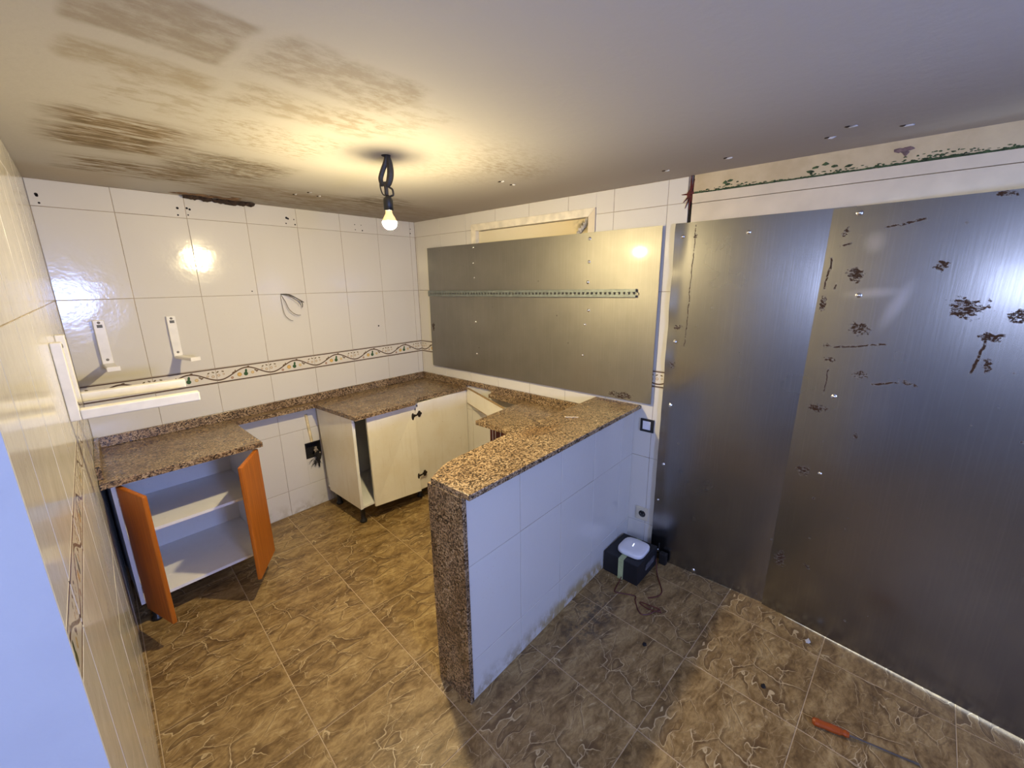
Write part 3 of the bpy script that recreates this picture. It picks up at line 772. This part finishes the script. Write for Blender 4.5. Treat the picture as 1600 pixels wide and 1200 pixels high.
# white plank across the sink gap
pk = thing('white_plank', 'white chipboard plank across the missing sink gap', 'plank', (-.15, -.9, .70))
a = Vector((-.004, -.592, 0)); b = Vector((-.250, -1.235, 0)); n = Vector((.93, -.36, 0)).normalized()*.016
obj('board', hexa(BM(), [q+Vector((0, 0, z)) for z in (.706, .8325) for q in (a, b, b+n, a+n)]), M_CREAM, pk)
obj('raw_edge', hexa(BM(), [q+Vector((0, 0, z)) for z in (.833, .838) for q in (a-n*.1, b-n*.1, b+n, a+n)]), M_CHIP, pk, 'raw brown top edge')
obj('raw_edge', hexa(BM(), [q+Vector((0, 0, z)) for z in (.702, .7055) for q in (a-n*.1, b-n*.1, b+n, a+n)]), M_CHIP, pk, 'raw brown lower edge')

# ------------------------------------------------------------ base cabinets
def leg(parent, x, y, z1, name='leg'):
    bm = BM(); lathe(bm, [(0, .0), (.026, .0), (.026, .012), (.017, .02), (.017, z1-.03), (.028, z1-.012), (.028, z1), (0, z1)], (x, y, .0005), 14)
    return obj(name, bm, M_BLACK, parent, None, True)
cb = thing('base_cabinet', 'open base cabinet with two orange wooden doors at the left wall', 'cabinet', (-1.94, -.3, 0))
x0, x1, yf, yb, zb, zt = -2.243, -1.632, -.560, -.032, .148, .818
obj('side_panel', bx(BM(), (x0, yf, zb), (x0+.016, yb, zt)), M_EDGE, cb)
obj('side_panel', bx(BM(), (x1-.016, yf, zb), (x1, yb, zt)), M_WHITE, cb)
obj('bottom_panel', bx(BM(), (x0+.0165, yf, zb), (x1-.0165, yb, zb+.016)), M_WHITE, cb)
obj('back_panel', bx(BM(), (x0+.0165, yb-.008, zb+.0165), (x1-.0165, yb, zt)), M_WHITE, cb)
obj('shelf', bx(BM(), (x0+.0165, yf+.025, .504), (x1-.0165, yb-.0085, .520)), M_WHITE, cb)
for lx in (x0+.05, x1-.05):
    for ly in (yf+.06, yb-.05): leg(cb, lx, ly, zb-.001)
def door_panel(parent, h, tip, thick, side, z0, z1, mat):
    h = Vector((*h, 0)); tip = Vector((*tip, 0)); d = (tip-h).normalized(); nn = Vector((-d.y, d.x, 0))*side*thick
    bm = BM()
    # top edge with a softened ogee drop towards the inside
    hexa(bm, [h+Vector((0, 0, z0)), tip+Vector((0, 0, z0)), tip+nn+Vector((0, 0, z0)), h+nn+Vector((0, 0, z0)),
              h+Vector((0, 0, z1)), tip+Vector((0, 0, z1)), tip+nn+Vector((0, 0, z1)), h+nn+Vector((0, 0, z1))], .006)
    return obj('door', bm, mat, parent, None)
dl = door_panel(cb, (-2.228, -.580), (-2.166, -.812), .021, 1, .128, .806, M_ORANGE); dl['label'] = 'left orange wooden door, open'
dr = door_panel(cb, (-1.642, -.580), (-1.792, -.800), .021, 1, .140, .806, M_ORANGE); dr['label'] = 'right orange wooden door, half open'
# hinge cups
for (hx, hz) in ((-2.222, .72), (-2.222, .24), (-1.650, .72), (-1.650, .24)):
    bm = BM(); bx(bm, (hx-.006, -.585, hz-.02), (hx+.006, -.545, hz+.02), None, .003); obj('hinge', bm, M_SCREW, cb)

cc = thing('base_cabinet', 'dirty white base cabinet with black hinges in the back corner', 'cabinet', (-.55, -.3, 0))
bm = BM(); hexa(bm, [Vector(q) for q in ((-1.042, -.560, .138), (-1.024, -.560, .138), (-1.024, -.10, .138), (-1.042, -.10, .138), (-1.042, -.562, .818), (-1.024, -.562, .818), (-1.024, -.03, .818), (-1.042, -.03, .818))])
obj('side_panel', bm, M_CREAM, cc)
obj('front_edge', bx(BM(), (-1.043, -.566, .137), (-1.023, -.5625, .790)), M_EDGE, cc, 'clean white front edge strip')
obj('bottom_panel', bx(BM(), (-1.0235, -.560, .138), (-.005, -.03, .154)), M_WHITE, cc)
obj('back_panel', bx(BM(), (-1.0235, -.038, .1545), (-.005, -.03, .818)), M_WHITE, cc)
bm = BM(); t = .018
hexa(bm, [Vector(q) for q in ((-.938, -.588, .126), (-.556, -.622, .106), (-.556, -.604, .106), (-.938, -.570, .126), (-.944, -.588, .814), (-.541, -.588, .812), (-.541, -.570, .812), (-.944, -.570, .814))], .0015)
obj('door', bm, M_CREAM, cc, 'stained white hinged door, slightly sagging')
obj('corner_panel', hexa(BM(), [Vector(q) for q in ((-.552, -.592, .100), (-.004, -.588, .100), (-.004, -.570, .100), (-.552, -.570, .100), (-.537, -.588, .816), (-.004, -.588, .816), (-.004, -.570, .816), (-.537, -.570, .816))], .0015), M_CREAM, cc)
for z, yy in ((.722, -.591), (.232, -.612)):
    bm = BM()
    Mx = Matrix.Translation((-.536, yy, z))
    for (dx, dz, rx, rz) in ((-.030, .0, .012, .030), (-.016, .004, .012, .012), (.0, .004, .012, .007), (.016, .010, .010, .010), (.030, .022, .013, .012), (.030, -.006, .013, .012), (.042, .008, .012, .012), (.026, .008, .016, .014)):
        r = bmesh.ops.create_icosphere(bm, subdivisions=2, radius=1, matrix=Mx @ Matrix.Translation((dx, 0, dz)) @ Matrix.Diagonal((rx, .005, rz, 1)))
    obj('hinge', bm, M_BLACKMETAL, cc, 'black butterfly hinge', True)
for z in (.775, .80):
    bm = BM(); blob(bm, (-.542+.02*(z > .79), -.592, z), (.005, .003, .010), 1, .4); obj('screw_hole', bm, M_SOOT, cc)
leg(cc, -1.000, -.500, .137); leg(cc, -.985, -.11, .137); leg(cc, -.50, -.52, .137); leg(cc, -.06, -.52, .137)

cm = thing('base_cabinet', 'maroon base cabinet half hidden under the short granite worktop', 'cabinet', (-.25, -1.6, 0))
obj('side_panel', bx(BM(), (-.470, -1.345, .12), (-.03, -1.327, .818)), M_MAROON, cm)
obj('side_panel', bx(BM(), (-.470, -1.905, .12), (-.03, -1.887, .818)), M_MAROON, cm)
obj('bottom_panel', bx(BM(), (-.470, -1.8865, .12), (-.03, -1.3455, .138)), M_MAROON, cm)
obj('door', bx(BM(), (-.490, -1.90, .125), (-.4715, -1.335, .815), None, .002), M_MAROON, cm)
bm = BM()
for q in (-1.36, -1.385, -1.43): bx(bm, (-.4912, q-.002, .60), (-.4903, q+.002, .815))
obj('white_drips', bm, M_EDGE, cm, 'thin white drips down the door')
for lx in (-.43, -.08):
    for ly in (-1.38, -1.86): leg(cm, lx, ly, .119)

# ------------------------------------------------------------ steel sheets
def sheet(name, label, corners, mat, nu=24, nv=20, wav=.0016, th=.0016, edge=None):
    """corners: top start, top end, bottom end, bottom start (start = far end)"""
    A, B, Cc, D = [Vector(q) for q in corners]
    bm = BM(); G = {}; rnd = random.Random(len(name)*17+nu)
    ph = [rnd.uniform(0, 6) for _ in range(6)]
    for k, off in ((0, 0), (1, th)):
        for i in range(nu+1):
            for j in range(nv+1):
                u, v = i/nu, j/nv
                p = (A.lerp(B, u)).lerp(D.lerp(Cc, u), v)
                d = wav*(math.sin(5.1*u+ph[0])*math.sin(4.3*v+ph[1])+.6*math.sin(9*u+ph[2]+3*v)+.5*math.sin(11*v+ph[3]))
                if edge: d += edge(u, v)
                G[k, i, j] = bm.verts.new((p.x-d-off, p.y, p.z))
    for i in range(nu):
        for j in range(nv):
            bm.faces.new((G[1, i, j], G[1, i+1, j], G[1, i+1, j+1], G[1, i, j+1])); bm.faces.new((G[0, i, j], G[0, i, j+1], G[0, i+1, j+1], G[0, i+1, j]))
    def rim(keys):
        r0 = [bm.verts.new(G[(0,)+k].co) for k in keys]; r1 = [bm.verts.new(G[(1,)+k].co) for k in keys]
        for q in range(len(keys)-1): bm.faces.new((r0[q], r0[q+1], r1[q+1], r1[q]))
    rim([(i, 0) for i in range(nu+1)]); rim([(i, nv) for i in range(nu+1)]); rim([(0, j) for j in range(nv+1)]); rim([(nu, j) for j in range(nv+1)])
    t = thing(name, label, 'metal sheet', tuple((A+B+Cc+D)/4))
    obj('plate', bm, mat, t, None, True)
    pl = t
    return t
def screws(parent, pts, x):
    for (y, z) in pts:
        xx = x(y, z) if callable(x) else x
        bm = BM(); lathe(bm, [(0, .004), (.004, .0036), (.0068, .0016), (.008, 0.0), (.011, -.0012)], (xx, y, z), 9, (-1, 0, 0))
        obj('screw', bm, M_SCREW, parent, None, True)
sa = sheet('metal_sheet', 'horizontal grey steel sheet over the window above the worktop', [(-.019, -.183, 1.997), (-.019, -2.211, 1.996), (-.019, -2.213, .994), (-.019, -.176, .988)], M_STEEL_A, 40, 20, .0012)
for yy in (-.26, -1.76, -2.19):
    obj('batten', bx(BM(), (-.0160, yy-.018, 1.0), (-.0125, yy+.018, 1.98)), M_CHIP, sa)
screws(sa, [(-.746, 1.969), (-.741, 1.856), (-.749, 1.746), (-.747, 1.405), (-.75, 1.148), (-1.764, 1.961), (-1.764, 1.826), (-1.76, 1.704), (-1.771, 1.531), (-1.746, 1.441), (-1.738, 1.241)], -.0215)
def edge_b(u, v):
    e = max(0, 1-u*14)
    return e*(.006+.004*math.sin(v*40)*(v < .45)+.002*math.sin(v*90))
sb = sheet('metal_sheet', 'upright grey steel sheet beside the switch and socket', [(-.016, -2.281, 1.998), (-.016, -3.02, 1.999), (-.016, -3.02, .0006), (-.016, -2.281, .0006)], M_STEEL_B, 40, 48, .0012, edge=edge_b)
screws(sb, [(-2.321, 1.931), (-2.63, 1.928), (-2.326, 1.378), (-2.33, 1.012), (-2.317, .641), (-2.303, .403), (-2.324, .062), (-2.546, .024)], lambda y, z: -.0215)
def kick(u, v): return 0
sc_ = sheet('metal_sheet', 'large rust spotted steel sheet at the right edge', [(-.0245, -2.945, 1.995), (-.238, -4.23, 1.985), (-.243, -4.20, .013), (-.0285, -2.908, .0008)], M_STEEL_C, 40, 40, .0010)
def xC(y, z):
    u = (-2.93-y)/1.28
    return -(.0265+.214*u)-.003
screws(sc_, [(-3.034, 1.968), (-3.079, 1.64), (-3.058, 1.197), (-3.059, .823)], xC)
# perforated rail over the small sheet
rl = thing('perforated_rail', 'perforated galvanised rail across the horizontal steel sheet', 'rail', (-.03, -1.137, 1.63))
bm = BM(); y0, y1 = -.187, -2.087
def zr(y): return 1.600+.019*((y-y0)/(y1-y0))
def railbox(bm, ya, yb_, za, zb_, xa, xb):
    hexa(bm, [Vector(q) for q in ((xa, ya, zr(ya)+za), (xb, ya, zr(ya)+za), (xb, yb_, zr(yb_)+za), (xa, yb_, zr(yb_)+za), (xa, ya, zr(ya)+zb_), (xb, ya, zr(ya)+zb_), (xb, yb_, zr(yb_)+zb_), (xa, yb_, zr(yb_)+zb_))])
railbox(bm, y0, y1, 0, .014, -.040, -.0385); railbox(bm, y0, y1, .028, .043, -.040, -.0385)
N_ = 62
for k in range(N_+1):
    ya = y0+(y1-y0)*k/N_
    railbox(bm, ya, ya+(y1-y0)/N_*.4 if k < N_ else ya-.006, .014, .028, -.040, -.0385)
obj('web', bm, M_GALV, rl)
bm = BM(); railbox(bm, y0, y1, .0435, .045, -.040, -.0245); obj('top_flange', bm, M_GALV, rl)
bm = BM(); railbox(bm, y0, y1, -.0015, -.0002, -.040, -.0245); obj('lower_flange', bm, M_GALV, rl)

# ------------------------------------------------------------ wall brackets
def bracket(label, group, O, U, N, uc, ztop, zbot, width, stand, arm, armh, swing=0.0, sticker=True, taper=0.0):
    O, U, N, V = Vector(O), Vector(U), Vector(N), Vector((0, 0, 1))
    R = Matrix((U, V, N)).transposed().to_4x4(); base = O+U*uc
    t = thing('wall_bracket', label, 'bracket', tuple(base+V*zbot), group)
    F = R.copy(); F.translation = base
    hw = width/2
    bm = BM(); bx(bm, (-hw, zbot-armh, 0.0005), (hw, ztop, stand), None, .003)
    # rounded top corners handled by the bevel
    bmesh.ops.transform(bm, matrix=F, verts=bm.verts); obj('wall_rail', bm, M_WHITEPAINT, t)
    A = F @ Matrix.Translation((0, 0, stand+.0005)) @ Matrix.Rotation(swing, 4, 'Y')
    bm = BM(); h2 = hw*.96
    bx(bm, (-h2, zbot-armh, -.0), (h2, zbot, arm-stand), None, .004)
    bmesh.ops.transform(bm, matrix=A, verts=bm.verts); obj('arm', bm, M_WHITEPAINT, t)
    if arm < .3:
        bm = BM(); bx(bm, (-h2*1.22, zbot-armh*1.05, arm-stand+.0003), (h2*1.22, zbot+.004, arm-stand+.007), None, .003)
        bmesh.ops.transform(bm, matrix=A, verts=bm.verts); obj('end_cap', bm, M_WHITEPAINT, t)
    for zz in (ztop-.013, zbot+.020):
        bm = BM(); lathe(bm, [(0, .002), (.006, .0015), (.007, 0)], (0, 0, 0), 10)
        bmesh.ops.transform(bm, matrix=F @ Matrix.Translation((0, zz, stand+.0003)), verts=bm.verts); obj('screw', bm, M_WIREG, t)
    if sticker:
        bm = BM(); bx(bm, (-.010, ztop-.040, stand+.0002), (.012, ztop-.024, stand+.0008)); bmesh.ops.transform(bm, matrix=F, verts=bm.verts)
        s = obj('sticker', bm, M_LABEL, t)
        bm = BM(); bx(bm, (-.006, ztop-.037, stand+.0009), (.009, ztop-.027, stand+.0012)); bmesh.ops.transform(bm, matrix=F, verts=bm.verts)
        obj('sticker_print', bm, M_LABEL2, s)
    return t
g = 'white wall brackets'
bracket('short white bracket on the back wall, nearer the left wall', g, (0, 0, 0), (1, 0, 0), (0, -1, 0), -2.105, 1.541, 1.308, .046, .024, .205, .020, .0)
bracket('short white bracket on the back wall with its arm swung right', g, (0, 0, 0), (1, 0, 0), (0, -1, 0), -1.796, 1.541, 1.308, .044, .018, .205, .018, .22)
def lb(label, y, L):
    s = -y/.9977
    bracket(label, g, LO, LU, LN, -s, 1.538, 1.306, .040, .028, L, .036, 0.0, False)
lb('long white bracket on the left wall, nearest the camera', -1.122, .362)
lb('long white bracket on the left wall, behind the nearest one', -.800, .360)

# ------------------------------------------------------------ hanging bulb
hb = thing('hanging_bulb', 'bare glowing bulb hanging from wires in the ceiling', 'lamp', (-1.252, -1.526, ZC))
bx0, by0 = -1.252, -1.526
bm = BM(); lathe(bm, [(0, -.0006), (.018, -.0006), (.020, .002)], (bx0, by0, ZC-.001), 16); obj('ceiling_hole', bm, M_SOOT, hb)
D1 = Vector((.60, -.80, 0)).normalized()   # image-right direction, roughly
D1 = Vector((.658, -.753, 0))
def hp(r, z): return Vector((bx0, by0, ZC-z))+D1*r
tube_pts = [hp(.004, -.005), hp(-.004, .025), hp(-.020, .06), hp(-.030, .09), hp(-.022, .115)]
obj('cable', tube(BM(), tube_pts, lambda t_: .0085+.002*math.sin(t_*3)), M_WIRET, hb)
obj('cable', tube(BM(), [hp(.006, -.005), hp(.012, .03), hp(.012, .07), hp(.002, .105), hp(-.012, .118)], lambda t_: .0075+.007*math.sin(t_*3.1)), M_WIRET, hb)
obj('cable', tube(BM(), [hp(-.030, .085), hp(-.034, .115), hp(-.027, .145), hp(-.014, .150), hp(-.012, .125)], .0028), M_WIRET, hb)
obj('tape_bundle', tube(BM(), [hp(-.012, .10), hp(-.010, .125), hp(-.010, .150)], .0085), M_WIRET, hb)
obj('cable', tube(BM(), [hp(-.004, .112), hp(.006, .122), hp(.016, .130), hp(.018, .150), hp(.008, .155), hp(-.004, .162)], .0042), M_WIRET, hb)
sx, sy = bx0-D1.x*.006, by0-D1.y*.006
bm = BM(); lathe(bm, [(0, .0), (.008, .0), (.011, -.006), (.018, -.012), (.020, -.020), (.020, -.058), (.0175, -.060), (0, -.060)], (sx, sy, ZC-.152), 18); obj('lamp_socket', bm, M_BLACK, hb, None, True)
mn = Mat('glowing_plastic_neck', (.75, .62, .38), .4); mn.b.inputs['Emission Color'].default_value = (1, .72, .28, 1); mn.b.inputs['Emission Strength'].default_value = .9
bm = BM(); lathe(bm, [(.0135, .0), (.0135, -.005), (.0155, -.014), (.0230, -.026), (.0285, -.038), (.0300, -.0435)], (sx, sy, ZC-.2122), 18); obj('bulb_neck', bm, mn.m, hb, None, True)
mb = Mat('glowing_glass'); mb.b.inputs['Emission Color'].default_value = BULB_COLOR; mb.b.inputs['Emission Strength'].default_value = BULB_STRENGTH
bm = BM(); zb_ = ZC-.2585
prof = [(.030*math.sin(math.radians(a)), .030*math.cos(math.radians(a))) for a in range(85, 180, 9)]+[(0, -.030)]
lathe(bm, prof, (sx, sy, zb_), 20); obj('bulb', bm, mb.m, hb, 'lit white bulb', True)

# ------------------------------------------------------------ switch, socket
sw = thing('light_switch', 'light switch with a black frame beside the peninsula', 'switch', (0, -2.194, .856))
bm = BM(); wallbox(bm, subtract([(2.154, 2.236, .815, .895)], (2.166, 2.218, .827, .883)), (0, 0, 0), (0, -1, 0), (0, 0, 1), (-1, 0, 0), .0003, .010); obj('frame', bm, M_BLACK, sw)
obj('rocker', bx(BM(), (-.007, -2.2175, .8275), (-.0003, -2.1665, .8825), None, .002), M_ROUTER, sw, 'pale grey rocker')
so = thing('wall_socket', 'yellowed wall socket low on the tiles above the box', 'socket', (0, -2.20, .262))
bm = BM(); bx(bm, (-.009, -2.241, .217), (-.0003, -2.161, .306), None, .003); obj('plate', bm, M_BEIGE, so)
bm = BM(); lathe(bm, [(0, .0), (.019, .0), (.0195, .0006), (.021, .0012), (.0225, .0)], (-.0092, -2.203, .262), 22, (-1, 0, 0)); obj('well', bm, M_BLACK, so, None, True)
bm = BM()
for dy in (-.0095, .0095): cyl(bm, (-.0094, -2.203+dy, .262), (-.0108, -2.203+dy, .262), .0028, .0028, 8)
bx(bm, (-.0108, -2.206, .279), (-.0094, -2.200, .284)); obj('contacts', bm, M_GALV, so)

# ------------------------------------------------------------ box with router
bxo = thing('cardboard_box', 'black box on the floor in the peninsula corner', 'box', (-.20, -2.23, 0))
q0 = [(-.340, -2.335), (-.080, -2.342), (-.085, -2.124), (-.330, -2.117)]
obj('body', prism(BM(), q0, .001, .128, .003), M_CARD, bxo)
bm = BM()
bx(bm, (-.3385, -2.246, .003), (-.3345, -2.214, .1285)); bx(bm, (-.3385, -2.246, .1283), (-.088, -2.214, .1291)); bx(bm, (-.345, -2.247, .001), (-.335, -2.213, .003))
obj('tape_strip', bm, M_TAPE, bxo, 'yellow green tape strip')
bm = BM(); bx(bm, (-.24, -2.3445, .05), (-.12, -2.3405, .085)); obj('printed_patch', bm, plain('grey_print', (.10, .10, .11), .5, 0, .7, 60), bxo)
bm = BM(); bx(bm, (-.0815, -2.26, .03), (-.078, -2.20, .09)); obj('printed_patch', bm, plain('grey_print_b', (.10, .10, .11), .5, 0, .7, 60), bxo)
ro = thing('router', 'white rounded router lying on top of the black box', 'router', (-.212, -2.25, .13))
bm = BM(); m = 36; ring = []
for k in range(m):
    a = 2*math.pi*k/m; c_, s_ = math.cos(a), math.sin(a); rr = 1/((abs(c_)**4+abs(s_)**4)**.25)
    ring.append((-.212+.083*rr*c_, -2.250+.080*rr*s_))
cx_, cy_ = -.212, -2.250
prof = [(.93, .1295), (1.0, .136), (1.0, .150), (.985, .154), (.95, .1565), (.6, .158), (.0, .1585)]
rings = [[bm.verts.new((cx_+(x-cx_)*s, cy_+(y-cy_)*s, z)) for x, y in ring] for s, z in prof[:-1]]
for A_, B_ in zip(rings, rings[1:]):
    for k in range(m): bm.faces.new((A_[k], A_[(k+1) % m], B_[(k+1) % m], B_[k]))
bm.faces.new(rings[-1]); bm.faces.new(rings[0][::-1])
obj('case', bm, M_ROUTER, ro, None, True)
ml = Mat('status_light', (.9, .9, .95), .3); ml.b.inputs['Emission Color'].default_value = (.85, .92, 1, 1); ml.b.inputs['Emission Strength'].default_value = 1.2
bm = BM(); bx(bm, (-.016, -.0028, 0), (.016, .0028, .0012), Matrix.Translation((-.205, -2.243, .1583)) @ Matrix.Rotation(math.radians(8), 4, 'Z')); obj('status_light', bm, ml.m, ro)
cd = thing('power_cord', 'thin dark red power cord coiled on the floor beside the black box', 'wire', (-.44, -2.42, 0))  # loose power cord lying in coils, kept as its own thing
bm = BM(); r = .0032; z = .0034
tube(bm, [(-.346, -2.242, .02), (-.372, -2.242, z), (-.425, -2.25, z), (-.462, -2.262, z), (-.447, -2.300, z), (-.42, -2.362, z), (-.445, -2.375, z), (-.473, -2.394, z), (-.505, -2.420, z), (-.521, -2.446, z), (-.500, -2.472, z), (-.465, -2.490, z+.003), (-.437, -2.510, z+.003), (-.432, -2.500, z+.004), (-.438, -2.455, z+.003), (-.440, -2.412, z), (-.447, -2.404, z), (-.456, -2.412, z), (-.462, -2.455, z), (-.458, -2.500, z+.006), (-.452, -2.520, z+.006), (-.445, -2.518, z+.006)], r, 6)
obj('cable', bm, M_CORD, cd)
bm = BM(); tube(bm, [(-.10, -2.348, .05), (-.15, -2.375, .012), (-.20, -2.405, z), (-.245, -2.436, z), (-.292, -2.464, z), (-.335, -2.462, z), (-.376, -2.436, z), (-.388, -2.424, z)], r, 6)
obj('cable', bm, M_CORD, cd)
pa = thing('power_adapter', 'black power adapter on the floor between the box and steel sheet', 'adapter', (-.05, -2.37, 0))
obj('body', bx(BM(), (-.066, -2.395, .001), (-.030, -2.350, .075), None, .006), M_BLACK, pa)
obj('lead', tube(BM(), [(-.060, -2.36, .07), (-.075, -2.352, .10), (-.070, -2.35, .14), (-.068, -2.348, .145)], .003, 6), M_BLACK, pa)

# ------------------------------------------------------------ screwdriver, scraps
sd = thing('screwdriver', 'screwdriver with an amber orange handle on the floor', 'screwdriver', (-.60, -3.25, 0))
p0 = Vector((-.614, -3.192, .0165)); p1 = Vector((-.588, -3.305, .0155)); d = (p1-p0).normalized(); L = (p1-p0).length
bm = BM(); lathe(bm, [(0, 0), (.010, .001), (.0145, .008), (.0155, .02), (.0135, .04), (.0150, .062), (.0140, L-.030), (.0100, L-.018), (.0125, L-.010), (.0105, L), (0, L)], p0, 10, d); obj('handle', bm, M_HANDLE, sd)
bm = BM(); cyl(bm, p1, (-.545, -3.487, .0060), .0032, .0032, 8); bx(bm, (-.006, -.0010, 0), (.006, .0010, .018), Matrix.Translation((-.545, -3.487, .0060)) @ Vector((0, 0, 1)).rotation_difference(d).to_matrix().to_4x4()); obj('shaft', bm, M_SHAFT, sd)
bm = BM(); blob(bm, (-.163, -3.13, .005), (.018, .010, .005), 2, .3); tag(obj('plaster_scrap', bm, M_JAMB), 'small white plaster scrap on the floor by the large steel sheet', 'debris')
bm = BM(); blob(bm, (-.69, -2.537, .004), (.012, .009, .004), 2, .3); tag(obj('dark_crumb', bm, M_SOOT), 'dark crumb on the floor near the power cord', 'debris')
bm = BM(); blob(bm, (-.562, -3.015, .004), (.012, .009, .004), 2, .3); tag(obj('dark_crumb', bm, M_SOOT), 'dark crumb on the floor near the screwdriver', 'debris')
